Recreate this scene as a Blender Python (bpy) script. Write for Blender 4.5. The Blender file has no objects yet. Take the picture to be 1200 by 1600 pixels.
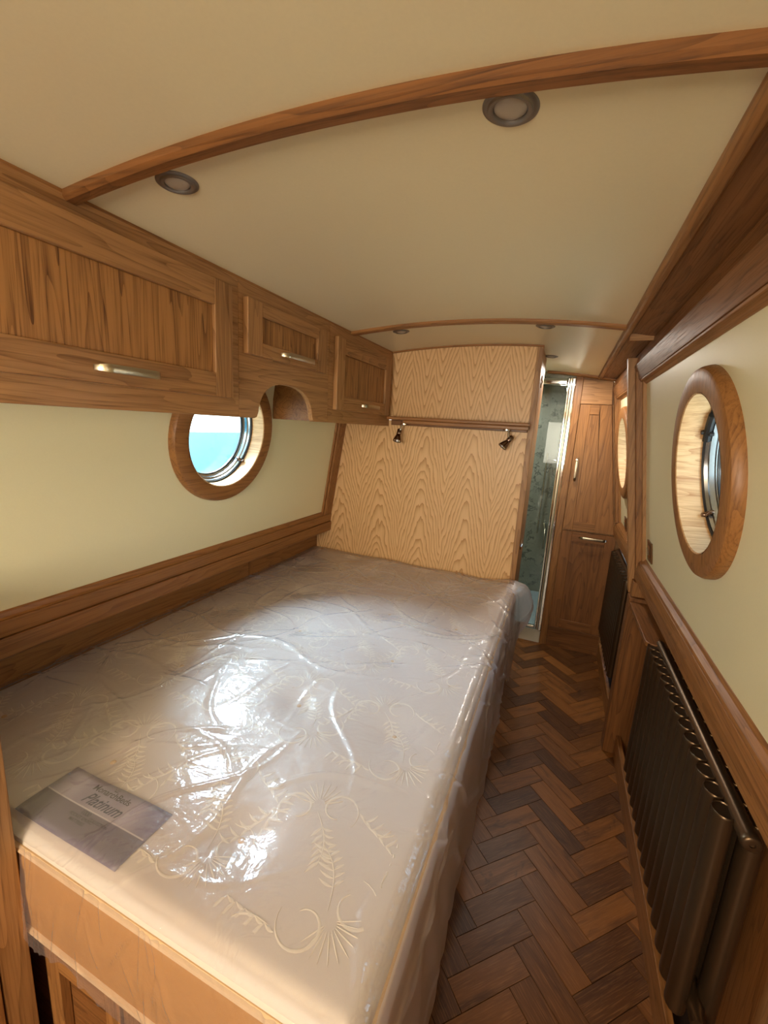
import bpy, bmesh, math, random
import numpy as np
from mathutils import Vector, Matrix, noise
random.seed(7)
C = bpy.context.scene.collection
PI = math.pi
H = 1.5                                   # eye height above the cabin floor

# ---------------------------------------------------------------- camera
yaw, pitch, roll, fpx = 0.384447137, -0.199215067, 0.059622794, 665.71
cy_, sy_, cp_, sp_ = math.cos(yaw), math.sin(yaw), math.cos(pitch), math.sin(pitch)
fwd = Vector((-sy_*cp_, cy_*cp_, sp_)); rt = Vector((cy_, sy_, 0)); up = rt.cross(fwd)
r2 = rt*math.cos(roll) + up*math.sin(roll); u2 = -rt*math.sin(roll) + up*math.cos(roll)
cam_d = bpy.data.cameras.new('camera'); cam = bpy.data.objects.new('camera', cam_d); C.objects.link(cam)
m = Matrix((( r2.x, u2.x, -fwd.x, 0), (r2.y, u2.y, -fwd.y, 0), (r2.z, u2.z, -fwd.z, H), (0, 0, 0, 1)))
cam.matrix_world = m
cam_d.sensor_fit = 'HORIZONTAL'; cam_d.sensor_width = 36; cam_d.lens = fpx*36/1200
cam_d.clip_start = 0.02
sc = bpy.context.scene
sc.camera = cam
sc.view_settings.view_transform = 'Standard'; sc.view_settings.look = 'None'
sc.view_settings.exposure = 0.42; sc.view_settings.gamma = 1; sc.view_settings.use_curve_mapping = False

# ---------------------------------------------------------------- world and lights
w = bpy.data.worlds.new('sky'); sc.world = w; w.use_nodes = True
wn = w.node_tree; bg = wn.nodes['Background']
tc = wn.nodes.new('ShaderNodeTexCoord'); sep = wn.nodes.new('ShaderNodeSeparateXYZ'); cr = wn.nodes.new('ShaderNodeValToRGB')
wn.links.new(tc.outputs['Generated'], sep.inputs[0]); wn.links.new(sep.outputs['Z'], cr.inputs[0])
cr.color_ramp.elements[0].position = 0.0; cr.color_ramp.elements[0].color = (0.86, 0.97, 1.0, 1)
cr.color_ramp.elements[1].position = 0.5; cr.color_ramp.elements[1].color = (0.45, 0.68, 1.0, 1)
wn.links.new(cr.outputs[0], bg.inputs[0]); bg.inputs[1].default_value = 4.2

def light(name, kind, loc, rot, energy, color, **kw):
    d = bpy.data.lights.new(name, kind); d.energy = energy; d.color = color
    for k, v in kw.items(): setattr(d, k, v)
    o = bpy.data.objects.new(name, d); C.objects.link(o); o.location = loc; o.rotation_euler = rot
    return o
light('daylight_sun', 'SUN', (-4, 1, 4), (math.radians(42), 0, math.radians(-106)), 38.0, (0.72, 0.86, 1.0), angle=math.radians(55))
# added fill behind the photographer, standing in for daylight from the saloon
light('saloon_fill', 'AREA', (-0.40, -1.45, 1.38), (math.radians(74), 0, 0), 30.0, (1.0, 0.91, 0.74), shape='RECTANGLE', size=1.0, size_y=0.7)
light('warm_near_fill', 'AREA', (-0.45, -0.75, 1.84), (0, 0, 0), 8.0, (1.0, 0.60, 0.20), shape='DISK', size=0.35)  # added warm fill for the near end, no real fitting here
light('shower_fill', 'AREA', (-0.40, 3.60, 1.86), (0, 0, 0), 4.0, (0.92, 0.96, 1.0), shape='DISK', size=0.16)  # added fill to brighten the shower marble, no real fitting here
light('lobby_fill', 'AREA', (-0.02, 2.80, 1.87), (0, 0, 0), 5.0, (1.0, 0.90, 0.78), shape='DISK', size=0.12)  # added fill to brighten the far walkway, apart from the recessed lights

# ---------------------------------------------------------------- materials
class NB:
    def __init__(s, name):
        s.m = bpy.data.materials.new(name); s.m.use_nodes = True; s.t = s.m.node_tree
        s.t.nodes.clear(); s.out = s.n('ShaderNodeOutputMaterial')
    def n(s, t, **kw):
        x = s.t.nodes.new(t)
        for k, v in kw.items(): setattr(x, k, v)
        return x
    def set(s, sock, v):
        if isinstance(v, bpy.types.NodeSocket): s.t.links.new(v, sock)
        else: sock.default_value = v
    def math(s, op, a, b=0.0, c=None):
        x = s.n('ShaderNodeMath', operation=op); s.set(x.inputs[0], a); s.set(x.inputs[1], b)
        if c is not None: s.set(x.inputs[2], c)
        return x.outputs[0]
    def ss(s, a, lo, hi):
        x = s.n('ShaderNodeMapRange', interpolation_type='SMOOTHSTEP'); s.set(x.inputs[0], a); s.set(x.inputs[1], lo); s.set(x.inputs[2], hi)
        return x.outputs[0]
    def mix(s, f, a, b):
        x = s.n('ShaderNodeMix', data_type='RGBA'); s.set(x.inputs[0], f); s.set(x.inputs[6], a); s.set(x.inputs[7], b); return x.outputs[2]
    def obj(s): return s.n('ShaderNodeTexCoord').outputs['Object']
    def rnd(s): return s.n('ShaderNodeObjectInfo').outputs['Random']
    def mapping(s, v, scale, loc=None):
        x = s.n('ShaderNodeMapping'); s.set(x.inputs[0], v); x.inputs[3].default_value = scale
        if loc is not None: s.set(x.inputs[1], loc)
        return x.outputs[0]
    def noise(s, v, scale=1.0, detail=3.0, rough=0.5, dist=0.0):
        x = s.n('ShaderNodeTexNoise'); s.set(x.inputs['Vector'], v); x.inputs['Scale'].default_value = scale
        x.inputs['Detail'].default_value = detail; x.inputs['Roughness'].default_value = rough; x.inputs['Distortion'].default_value = dist
        return x.outputs[0]
    def bump(s, h, strength, dist=0.001):
        x = s.n('ShaderNodeBump'); x.inputs['Strength'].default_value = strength; x.inputs['Distance'].default_value = dist
        s.set(x.inputs['Height'], h); return x.outputs[0]
    def bsdf(s, color, rough=0.5, metal=0.0, normal=None, spec=0.5, coat=0.0, **kw):
        x = s.n('ShaderNodeBsdfPrincipled'); s.set(x.inputs['Base Color'], color); s.set(x.inputs['Roughness'], rough)
        x.inputs['Metallic'].default_value = metal; x.inputs['Specular IOR Level'].default_value = spec
        x.inputs['Coat Weight'].default_value = coat
        if normal is not None: s.set(x.inputs['Normal'], normal)
        s.t.links.new(x.outputs[0], s.out.inputs[0]); return x

def rgb(r, g, b):                                   # sRGB bytes to linear
    f = lambda c: (c/255/12.92) if c/255 <= 0.04045 else ((c/255+0.055)/1.055)**2.4
    return (f(r), f(g), f(b), 1)

def vec3(nb, a, b, c):
    x = nb.n('ShaderNodeCombineXYZ'); nb.set(x.inputs[0], a); nb.set(x.inputs[1], b); nb.set(x.inputs[2], c); return x.outputs[0]

def wood(name, axis, light_c, dark_c, rings=9, across=9.0, along=0.9, contrast=1.0, rough=0.38, vary=0.25, spec=0.4):
    nb = NB(name); co = nb.obj(); r = nb.rnd()
    off = vec3(nb, nb.math('MULTIPLY', r, 31.0), nb.math('MULTIPLY', r, 17.0), nb.math('MULTIPLY', r, 53.0))
    ax = 'XYZ'.index(axis)
    s1 = [across]*3; s1[ax] = along; s2 = [260.0]*3; s2[ax] = 7.0; s3 = [60.0]*3; s3[ax] = 1.6
    n1 = nb.noise(nb.mapping(co, s1, off), 1.0, 2.0, 0.45)
    ring = nb.math('FRACT', nb.math('MULTIPLY', n1, rings*2.0))
    ring = nb.math('POWER', ring, 2.6)
    n2 = nb.noise(nb.mapping(co, s2, off), 1.0, 3.0, 0.6)
    n3 = nb.noise(nb.mapping(co, s3, off), 1.0, 2.0, 0.5)
    fib = nb.ss(n2, 0.42, 0.72)
    f = nb.math('ADD', nb.math('MULTIPLY', ring, 0.42*contrast), nb.math('MULTIPLY', fib, 0.38*contrast))
    f = nb.math('ADD', f, nb.math('MULTIPLY', nb.math('SUBTRACT', n3, 0.5), 0.9*contrast))
    f = nb.math('ADD', f, nb.math('MULTIPLY', nb.math('SUBTRACT', r, 0.5), vary))
    f = nb.math('MINIMUM', nb.math('MAXIMUM', f, 0.0), 1.0)
    col = nb.mix(f, light_c, dark_c)
    nb.bsdf(col, nb.math('ADD', rough, nb.math('MULTIPLY', fib, 0.12)), normal=nb.bump(f, 0.25, 0.0006), spec=spec)
    return nb.m

OL, OD = rgb(172, 126, 80), rgb(98, 62, 31)
oak = {a: wood('oak_'+a, a, OL, OD) for a in 'XYZ'}
ML, MD = rgb(156, 107, 60), rgb(92, 56, 26)
moak = {a: wood('mid_oak_'+a, a, ML, MD) for a in 'XYZ'}
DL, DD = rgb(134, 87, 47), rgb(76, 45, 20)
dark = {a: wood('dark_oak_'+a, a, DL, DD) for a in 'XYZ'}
lit_oak = wood('sky_lit_reveal_oak', 'X', rgb(226, 186, 136), rgb(170, 114, 66))  # oak lightened in colour to stand in for sky light on the reveals
panel_oak = wood('oak_door_panel', 'Z', rgb(172, 122, 70), rgb(86, 50, 23), rings=7, across=16, along=0.9, contrast=1.35)

def ash(name, upper):
    nb = NB(name); s = nb.n('ShaderNodeSeparateXYZ'); nb.set(s.inputs[0], nb.obj()); X, Z = s.outputs[0], s.outputs[2]
    co = nb.obj()
    per = 0.25 if upper else 0.255; x0 = -0.672 if upper else -0.69
    p = nb.math('DIVIDE', nb.math('ADD', X, -x0 + per*10.5), per)
    cell = nb.math('FLOOR', p)
    u = nb.math('MULTIPLY', nb.math('SUBTRACT', nb.math('FRACT', p), 0.5), per)
    au = nb.math('ABSOLUTE', nb.math('SUBTRACT', nb.math('ABSOLUTE', u), 0.041)) if upper else nb.math('ABSOLUTE', u)
    # wobble shared by every leaf (slip matched veneer), so that it is nearly periodic in u
    wob = nb.noise(vec3(nb, nb.math('MULTIPLY', u, 11.0), nb.math('MULTIPLY', cell, 0.20), nb.math('MULTIPLY', Z, 3.2)), 1.0, 2.0, 0.5)
    wob2 = nb.noise(vec3(nb, nb.math('MULTIPLY', u, 80.0), nb.math('MULTIPLY', cell, 0.4), nb.math('MULTIPLY', Z, 5.0)), 1.0, 2.0, 0.5)
    gu = 4.2 if upper else 4.6; sm = 0.02 if upper else 0.15
    q = nb.math('SQRT', nb.math('ADD', nb.math('MULTIPLY', nb.math('MULTIPLY', au, au), gu*gu), sm*sm))
    f = nb.math('SUBTRACT' if upper else 'ADD', Z, q)
    f = nb.math('ADD', f, nb.math('MULTIPLY', wob, 0.18 if upper else 0.34))
    f = nb.math('ADD', f, nb.math('MULTIPLY', wob2, 0.035 if upper else 0.045))
    rg = nb.math('FRACT', nb.math('MULTIPLY', f, 14.0 if upper else 13.5))
    rg = nb.math('POWER', rg, 3.0)
    fib = nb.noise(nb.mapping(co, (330, 330, 9)), 1.0, 2.0, 0.6)
    g = nb.math('ADD', nb.math('MULTIPLY', rg, 0.95), nb.math('MULTIPLY', nb.math('SUBTRACT', fib, 0.42), 0.45))
    g = nb.math('MINIMUM', nb.math('MAXIMUM', g, 0.0), 1.0)
    col = nb.mix(g, rgb(228, 188, 138), rgb(178, 128, 76))
    nb.bsdf(col, 0.36, normal=nb.bump(g, 0.15, 0.0005), spec=0.35); return nb.m
ash_lo = ash('ash_veneer_arches', False); ash_up = ash('ash_veneer_points', True)

def plain(name, col, rough=0.5, metal=0.0, bscale=0, bstr=0.2, spec=0.5, coat=0.0, cvar=0.0):
    nb = NB(name); nr = None; c = col
    if bscale:
        nz = nb.noise(nb.obj(), bscale, 3.0); nr = nb.bump(nz, bstr, 0.0008)
        if cvar: c = nb.mix(nb.math('MULTIPLY', nz, cvar), col, tuple(v*0.55 for v in col[:3])+(1,))
    nb.bsdf(c, rough, metal, nr, spec, coat); return nb.m
cream = plain('cream_wall_lining', rgb(236, 229, 190), 0.42, bscale=260, bstr=0.12, cvar=0.12)
ceil_m = plain('cream_ceiling_lining', rgb(228, 214, 176), 0.36, bscale=180, bstr=0.12, cvar=0.12)
nickel = plain('brushed_nickel', rgb(178, 165, 142), 0.28, 1.0, 300, 0.1)
chrome = plain('chrome', rgb(225, 222, 215), 0.09, 1.0, 20, 0.02)
dark_chrome = plain('dark_chrome', rgb(128, 106, 94), 0.14, 1.0, 20, 0.02)
pewter = plain('pewter_bezel', rgb(128, 120, 112), 0.4, 0.6, 200, 0.1)
frost = plain('frosted_lens', rgb(168, 156, 140), 0.3, 0.0, 90, 0.3)
iron = plain('bronze_lacquered_steel', rgb(96, 76, 56), 0.33, 0.8, 160, 0.1)
black = plain('black_rubber', rgb(26, 23, 22), 0.5, 0.0, 200, 0.1)
alu = plain('window_aluminium', rgb(165, 168, 172), 0.22, 1.0, 120, 0.05)
tray_m = plain('pale_blue_tray', rgb(160, 182, 190), 0.25, 0.0, 40, 0.02)
white_m = plain('white_strip', rgb(225, 220, 208), 0.4, 0.0, 80, 0.05)
grout = plain('tile_bed', rgb(46, 26, 14), 0.7, 0.0, 90, 0.3)
socket_m = plain('bronze_plate', rgb(120, 88, 60), 0.28, 0.9, 200, 0.05)
matt_m = plain('damask_ground', rgb(218, 209, 200), 0.6, 0.0, 900, 0.25)
damask_m = plain('damask_thread', rgb(238, 230, 214), 0.42, 0.0, 900, 0.15)
tape_m = plain('mattress_tape', rgb(220, 190, 150), 0.55, 0.0, 700, 0.3)
border_m = plain('mattress_border', rgb(192, 138, 66), 0.6, 0.0, 500, 0.3)
ink = plain('dark_ink', rgb(38, 42, 66), 0.5, 0.0, 300, 0.02)
ink2 = plain('blue_ink', rgb(36, 56, 96), 0.5, 0.0, 300, 0.02)
card_rule = plain('pale_rule', rgb(215, 208, 215), 0.4, 0.0, 300, 0.02)
pen = plain('black_marker', rgb(15, 15, 18), 0.5, 0.0, 300, 0.02)

def tile_mat():
    nb = NB('floor_oak_tile'); co = nb.obj(); r = nb.rnd()
    off = vec3(nb, nb.math('MULTIPLY', r, 31.0), nb.math('MULTIPLY', r, 57.0), 0.0)
    n1 = nb.noise(nb.mapping(co, (3.0, 26.0, 1), off), 1.0, 4.0, 0.6, 0.6)
    n2 = nb.noise(nb.mapping(co, (14.0, 300.0, 1), off), 1.0, 3.0, 0.6)
    n4 = nb.noise(nb.mapping(co, (9.0, 16.0, 1), off), 1.0, 3.0, 0.6, 1.0)
    base = nb.mix(nb.ss(r, 0.0, 1.0), rgb(138, 88, 42), rgb(80, 48, 23))
    c = nb.mix(nb.math('MULTIPLY', nb.ss(n1, 0.4, 0.75), 0.75), base, rgb(66, 38, 20))
    c = nb.mix(nb.math('MULTIPLY', nb.ss(n4, 0.6, 0.75), 0.6), c, rgb(44, 26, 15))
    c = nb.mix(nb.math('MULTIPLY', nb.ss(n2, 0.45, 0.8), 0.3), c, rgb(186, 134, 84))
    nb.bsdf(c, nb.math('ADD', 0.30, nb.math('MULTIPLY', n1, 0.16)), normal=nb.bump(n2, 0.35, 0.0006), spec=0.32); return nb.m
tile_m = tile_mat()

def marble():
    nb = NB('grey_green_marble'); co = nb.obj()
    n = nb.noise(co, 8.0, 6.0, 0.7, 0.6); v = nb.math('ABSOLUTE', nb.math('SUBTRACT', n, 0.5))
    vein = nb.math('SUBTRACT', 1.0, nb.ss(v, 0.0, 0.05))
    n2 = nb.noise(co, 12.0, 4.0, 0.6)
    vein = nb.math('MULTIPLY', vein, nb.ss(n2, 0.42, 0.6))
    c = nb.mix(n2, rgb(116, 122, 110), rgb(158, 160, 146)); c = nb.mix(nb.math('MULTIPLY', vein, 0.85), c, rgb(62, 70, 66))
    nb.bsdf(c, 0.18, spec=0.5); return nb.m
marble_m = marble()

def pane_mat(name, tint, gl=0.06):
    nb = NB(name); tr = nb.n('ShaderNodeBsdfTransparent'); tr.inputs[0].default_value = tint
    g = nb.n('ShaderNodeBsdfGlossy'); g.inputs['Roughness'].default_value = 0.02
    mx = nb.n('ShaderNodeMixShader'); mx.inputs[0].default_value = gl
    nb.t.links.new(tr.outputs[0], mx.inputs[1]); nb.t.links.new(g.outputs[0], mx.inputs[2]); nb.t.links.new(mx.outputs[0], nb.out.inputs[0]); return nb.m
pane_m = pane_mat('window_glass', (0.93, 1, 1, 1)); shower_glass = pane_mat('shower_glass', (0.92, 0.94, 0.92, 1), 0.015)

def plastic(name, milk, bs):
    nb = NB(name); co = nb.obj()
    n1 = nb.noise(nb.mapping(co, (9, 14, 9)), 1.0, 3.0, 0.55, 1.2)
    n2 = nb.noise(nb.mapping(co, (40, 60, 40)), 1.0, 2.0, 0.6, 1.5)
    h = nb.math('ADD', nb.math('MULTIPLY', n1, 1.0), nb.math('MULTIPLY', n2, 0.16))
    nr = nb.bump(h, bs, 0.010)
    tr = nb.n('ShaderNodeBsdfTransparent'); tr.inputs[0].default_value = (0.97, 0.96, 0.98, 1)
    df = nb.n('ShaderNodeBsdfDiffuse'); df.inputs[0].default_value = (0.84, 0.83, 0.93, 1)
    tl = nb.n('ShaderNodeBsdfTranslucent'); tl.inputs[0].default_value = (0.84, 0.83, 0.93, 1)
    m0 = nb.n('ShaderNodeMixShader'); m0.inputs[0].default_value = 0.5
    nb.t.links.new(df.outputs[0], m0.inputs[1]); nb.t.links.new(tl.outputs[0], m0.inputs[2])
    lw = nb.n('ShaderNodeLayerWeight'); lw.inputs[0].default_value = 0.35
    m1 = nb.n('ShaderNodeMixShader'); nb.set(m1.inputs[0], nb.math('ADD', milk, nb.math('MULTIPLY', lw.outputs['Facing'], 0.12)))
    nb.t.links.new(tr.outputs[0], m1.inputs[1]); nb.t.links.new(m0.outputs[0], m1.inputs[2])
    g = nb.n('ShaderNodeBsdfGlossy'); g.inputs['Roughness'].default_value = 0.09
    g2 = nb.n('ShaderNodeBsdfGlossy'); g2.inputs['Roughness'].default_value = 0.36
    for q in (g, g2): nb.t.links.new(nr, q.inputs['Normal'])
    mg = nb.n('ShaderNodeMixShader'); mg.inputs[0].default_value = 0.5; nb.t.links.new(g.outputs[0], mg.inputs[1]); nb.t.links.new(g2.outputs[0], mg.inputs[2])
    l2 = nb.n('ShaderNodeLayerWeight'); l2.inputs[0].default_value = 0.5; nb.t.links.new(nr, l2.inputs['Normal'])
    fr = nb.math('ADD', 0.15, nb.math('MULTIPLY', nb.math('POWER', l2.outputs['Facing'], 4.0), 0.5))
    m2 = nb.n('ShaderNodeMixShader'); nb.set(m2.inputs[0], nb.math('MINIMUM', fr, 0.85))
    nb.t.links.new(m1.outputs[0], m2.inputs[1]); nb.t.links.new(mg.outputs[0], m2.inputs[2])
    nb.t.links.new(m2.outputs[0], nb.out.inputs[0]); return nb.m
plastic_m = plastic('polythene_sheet', 0.14, 0.42); plastic_side = plastic('polythene_folds', 0.50, 0.40); plastic_clear = plastic('polythene_flap', 0.06, 0.35)

def card_mat():
    nb = NB('silver_card'); s = nb.n('ShaderNodeSeparateXYZ'); nb.set(s.inputs[0], nb.obj())
    n = nb.noise(nb.mapping(nb.obj(), (6, 3, 1)), 1.0, 2.0)
    c = nb.mix(nb.ss(n, 0.35, 0.65), rgb(205, 200, 214), rgb(140, 134, 160))
    c = nb.mix(nb.ss(s.outputs[1], 0.441, 0.437), c, rgb(112, 106, 126))
    nb.bsdf(c, 0.35, 0.0); return nb.m
card_m = card_mat()

# ---------------------------------------------------------------- geometry helpers (all heights in the functions below are relative to eye level: z -> z + H)
def finish(name, bm, mat, parent=None, smooth=False, bevel=0.0, loc=None):
    me = bpy.data.meshes.new(name)
    bmesh.ops.recalc_face_normals(bm, faces=bm.faces); bm.to_mesh(me); bm.free()
    if mat: me.materials.append(mat)
    o = bpy.data.objects.new(name, me); C.objects.link(o)
    if smooth:
        me.polygons.foreach_set('use_smooth', [True]*len(me.polygons))
        me.set_sharp_from_angle(angle=math.radians(40))
    if parent:
        o.parent = parent; o.location = -parent.location
    if bevel:
        b = o.modifiers.new('bevel', 'BEVEL'); b.width = bevel; b.segments = 2; b.limit_method = 'ANGLE'
    return o
def bm_box(bm, x0, x1, y0, y1, z0, z1):
    v = [bm.verts.new((x, y, z+H)) for x in (x0, x1) for y in (y0, y1) for z in (z0, z1)]
    for f in ((0, 1, 3, 2), (4, 6, 7, 5), (0, 4, 5, 1), (2, 3, 7, 6), (0, 2, 6, 4), (1, 5, 7, 3)): bm.faces.new([v[i] for i in f])
def box(name, x0, x1, y0, y1, z0, z1, mat, parent=None, bevel=0.002):
    bm = bmesh.new(); bm_box(bm, x0, x1, y0, y1, z0, z1); return finish(name, bm, mat, parent, bevel=bevel)
def bm_prism(bm, prof, a0, a1, axis='Y'):
    """prof: 2-D outline; axis Y -> (x,z) swept along y; axis X -> (y,z) swept along x; axis Z -> (x,y) swept along z"""
    def pt(p, a):
        if axis == 'Y': return (p[0], a, p[1]+H)
        if axis == 'X': return (a, p[0], p[1]+H)
        return (p[0], p[1], a+H)
    A = [bm.verts.new(pt(p, a0)) for p in prof]; B = [bm.verts.new(pt(p, a1)) for p in prof]
    n = len(prof)
    bm.faces.new(A); bm.faces.new(B[::-1])
    for i in range(n): bm.faces.new((A[i], A[(i+1) % n], B[(i+1) % n], B[i]))
def prism(name, prof, a0, a1, mat, parent=None, axis='Y', bevel=0.0015):
    bm = bmesh.new(); bm_prism(bm, prof, a0, a1, axis); return finish(name, bm, mat, parent, bevel=bevel)
def bm_tube(bm, pts, r, seg=12, caps=True, flat=1.0):
    pts = [Vector(p) for p in pts]; rings = []
    for i, p in enumerate(pts):
        t = (pts[min(i+1, len(pts)-1)] - pts[max(i-1, 0)]).normalized()
        a = t.orthogonal().normalized() if i == 0 else (rings_a - t*rings_a.dot(t)).normalized()
        rings_a = a; b = t.cross(a); rr = r[i] if isinstance(r, (list, tuple)) else r
        rings.append([bm.verts.new(p + a*math.cos(2*PI*k/seg)*rr + b*math.sin(2*PI*k/seg)*rr*flat + Vector((0, 0, H))) for k in range(seg)])
    for i in range(len(rings)-1):
        for k in range(seg): bm.faces.new((rings[i][k], rings[i][(k+1) % seg], rings[i+1][(k+1) % seg], rings[i+1][k]))
    if caps: bm.faces.new(rings[0][::-1]); bm.faces.new(rings[-1])
def tube(name, pts, r, mat, parent=None, seg=12, flat=1.0):
    bm = bmesh.new(); bm_tube(bm, pts, r, seg, True, flat); return finish(name, bm, mat, parent, smooth=True)
def bm_lathe(bm, prof, o, e1, e2, en, seg=48):
    """prof: (radius, height along en)"""
    rings = []
    for r, h in prof:
        rings.append([bm.verts.new(o + e1*math.cos(2*PI*k/seg)*r + e2*math.sin(2*PI*k/seg)*r + en*h + Vector((0, 0, H))) for k in range(seg)] if r > 1e-6 else [bm.verts.new(o + en*h + Vector((0, 0, H)))])
    for A, B in zip(rings, rings[1:]):
        for k in range(seg):
            a, b = A[k % len(A)], A[(k+1) % len(A)]; c, d = B[(k+1) % len(B)], B[k % len(B)]
            vs = []
            for v in (a, b, c, d):
                if v not in vs: vs.append(v)
            if len(vs) > 2: bm.faces.new(vs)
def lathe(name, prof, o, en, mat, parent=None, seg=48):
    en = Vector(en).normalized(); e1 = Vector((0, 1, 0)) if abs(en.y) < 0.9 else Vector((1, 0, 0)); e1 = (e1 - en*e1.dot(en)).normalized(); e2 = en.cross(e1)
    bm = bmesh.new(); bm_lathe(bm, prof, Vector(o), e1, e2, en, seg); return finish(name, bm, mat, parent, smooth=True)
def thing(name, label, cat, loc=(0, 0, 0), group=None):
    o = bpy.data.objects.new(name, None); C.objects.link(o); o.location = (loc[0], loc[1], loc[2]+H); o.empty_display_size = 0.05
    o['label'] = label; o['category'] = cat
    if group: o['group'] = group
    return o
def struct(o, label=None, cat=None):
    o['kind'] = 'structure'
    if label: o['label'] = label
    if cat: o['category'] = cat
    return o
def tag(o, label, cat, group=None):
    o['label'] = label; o['category'] = cat
    if group: o['group'] = group
    return o
def empty_struct(name, label, cat, loc):
    o = bpy.data.objects.new(name, None); C.objects.link(o); o.location = (loc[0], loc[1], loc[2]+H); o.empty_display_size = 0.05
    return struct(o, label, cat)
def zc(x): return 0.425 - 0.125*(x+0.40)**2          # underside of the arched ceiling
LW = lambda z: -1.273 + 0.146*(z+0.524)   # left lining plane
RW = lambda z: 0.405 - 0.152*(z+0.517)                # right lining plane
Y0, YB, YE = -1.6, 2.25, 3.14

# ---------------------------------------------------------------- the setting
# floor with herringbone tiles
floor = struct(box('floor', -1.45, 0.62, Y0, 4.05, -1.56, -1.5035, grout, bevel=0), 'dark oak herringbone floor of the narrow walkway beside the bed', 'floor')
TW, TL = 0.0762, 0.2286
def clip(poly, axis, lim, keep_less):
    out = []
    for i in range(len(poly)):
        a, b = poly[i], poly[(i+1) % len(poly)]
        ia = (a[axis] < lim) == keep_less; ib = (b[axis] < lim) == keep_less
        if ia: out.append(a)
        if ia != ib:
            t = (lim-a[axis])/(b[axis]-a[axis]); out.append((a[0]+(b[0]-a[0])*t, a[1]+(b[1]-a[1])*t))
    return out
U = Vector((1, 1))/math.sqrt(2); V = Vector((-1, 1))/math.sqrt(2)
P0 = Vector((0.055, 1.424)); org = P0 - U*TL - V*TW
shared = None
def tile(u0, v0, horiz, k):
    global shared
    g = 0.0011
    lx, ly = (TL, TW)
    c = org + U*(u0 + (TL/2 if horiz else TW/2)) + V*(v0 + (TW/2 if horiz else TL/2))
    ang = math.radians(45 if horiz else 135)
    ca, sa = math.cos(ang), math.sin(ang)
    loc = [(-lx/2+g, -ly/2+g), (lx/2-g, -ly/2+g), (lx/2-g, ly/2-g), (-lx/2+g, ly/2-g)]
    wp = [(c.x+ca*x-sa*y, c.y+sa*x+ca*y) for x, y in loc]
    cp = wp
    for ax, lim, less in ((0, 0.43, True), (0, -0.165, False), (1, 3.16, True), (1, -0.2, False)):
        cp = clip(cp, ax, lim, less)
        if len(cp) < 3: return
    full = len(cp) == 4 and all(abs(a[0]-b[0])+abs(a[1]-b[1]) < 1e-9 for a, b in zip(cp, wp))
    ar = abs(sum(cp[i][0]*cp[(i+1) % len(cp)][1]-cp[(i+1) % len(cp)][0]*cp[i][1] for i in range(len(cp))))/2
    if ar < 2e-4: return
    if full and shared: me = shared
    else:
        lp = [((x-c.x)*ca+(y-c.y)*sa, -(x-c.x)*sa+(y-c.y)*ca) for x, y in cp]
        bm = bmesh.new()
        T = [bm.verts.new((x, y, 0)) for x, y in lp]
        O = [bm.verts.new((x*1.004, y*1.01, -0.0012)) for x, y in lp]; Bv = [bm.verts.new((x*1.004, y*1.01, -0.004)) for x, y in lp]
        bm.faces.new(T); n = len(lp)
        for A, B in ((T, O), (O, Bv)):
            for i in range(n): bm.faces.new((A[i], B[i], B[(i+1) % n], A[(i+1) % n]))
        bmesh.ops.recalc_face_normals(bm, faces=bm.faces)
        me = bpy.data.meshes.new('floor_tile'); bm.to_mesh(me); bm.free(); me.materials.append(tile_m)
        if full: shared = me
    o = bpy.data.objects.new('floor_tile', me); C.objects.link(o); o.parent = floor
    o.location = (c.x, c.y, 0.0004*((k*7) % 3)/3); o.rotation_euler = (0, 0, ang)
cnt = 0
for mm in range(-12, 13):
    for k in range(-60, 60):
        for hz in (True, False):
            if hz: u0, v0 = k*TW + mm*TL, k*TW - mm*TL
            else: u0, v0 = k*TW + TL + mm*TL, (k+1)*TW - TL - mm*TL
            cc = org + U*(u0+0.1) + V*(v0+0.05)
            if -0.5 < cc.x < 0.75 and -0.5 < cc.y < 3.5: tile(u0, v0, hz, k+mm)

# ceiling
bm = bmesh.new(); N = 40; xs = [-1.36 + 1.96*i/N for i in range(N+1)]
prof = [(x, zc(x)) for x in xs] + [(x, zc(x)+0.04) for x in xs[::-1]]
bm_prism(bm, prof, Y0, 4.05)
ceiling = finish('ceiling', bm, ceil_m, smooth=True); struct(ceiling, 'gently arched cream ceiling lining', 'ceiling')
def arch_beam(name, y0, y1, drop, x0, x1, mat, label):
    bm = bmesh.new(); n = 48; e = drop*0.35
    sec = [(y0, 0.004), (y0, -drop+e), (y0+e, -drop), (y1-e, -drop), (y1, -drop+e), (y1, 0.004)]
    rings = []
    for i in range(n+1):
        x = x0+(x1-x0)*i/n; rings.append([bm.verts.new((x, y, zc(x)+dz+H)) for y, dz in sec])
    for A, B in zip(rings, rings[1:]):
        for j in range(6): bm.faces.new((A[j], A[(j+1) % 6], B[(j+1) % 6], B[j]))
    bm.faces.new(rings[0]); bm.faces.new(rings[-1][::-1])
    return struct(finish(name, bm, mat, smooth=True), label, 'trim')
arch_beam('trim_1', 0.580, 0.610, 0.017, -0.93, 0.16, dark['X'], 'curved oak ceiling batten, the nearer and larger one')
arch_beam('trim_2', 1.750, 1.790, 0.012, -0.93, 0.155, moak['X'], 'curved oak ceiling batten beyond the large ceiling panel')
arch_beam('trim_3', 2.236, 2.25, 0.008, -0.915, -0.146, moak['X'], 'thin curved oak bead where ceiling meets the headboard wall')
arch_beam('trim_4', 3.10, 3.14, 0.016, -0.16, 0.25, moak['X'], 'short curved oak batten above the shower and tall cupboard')

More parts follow.
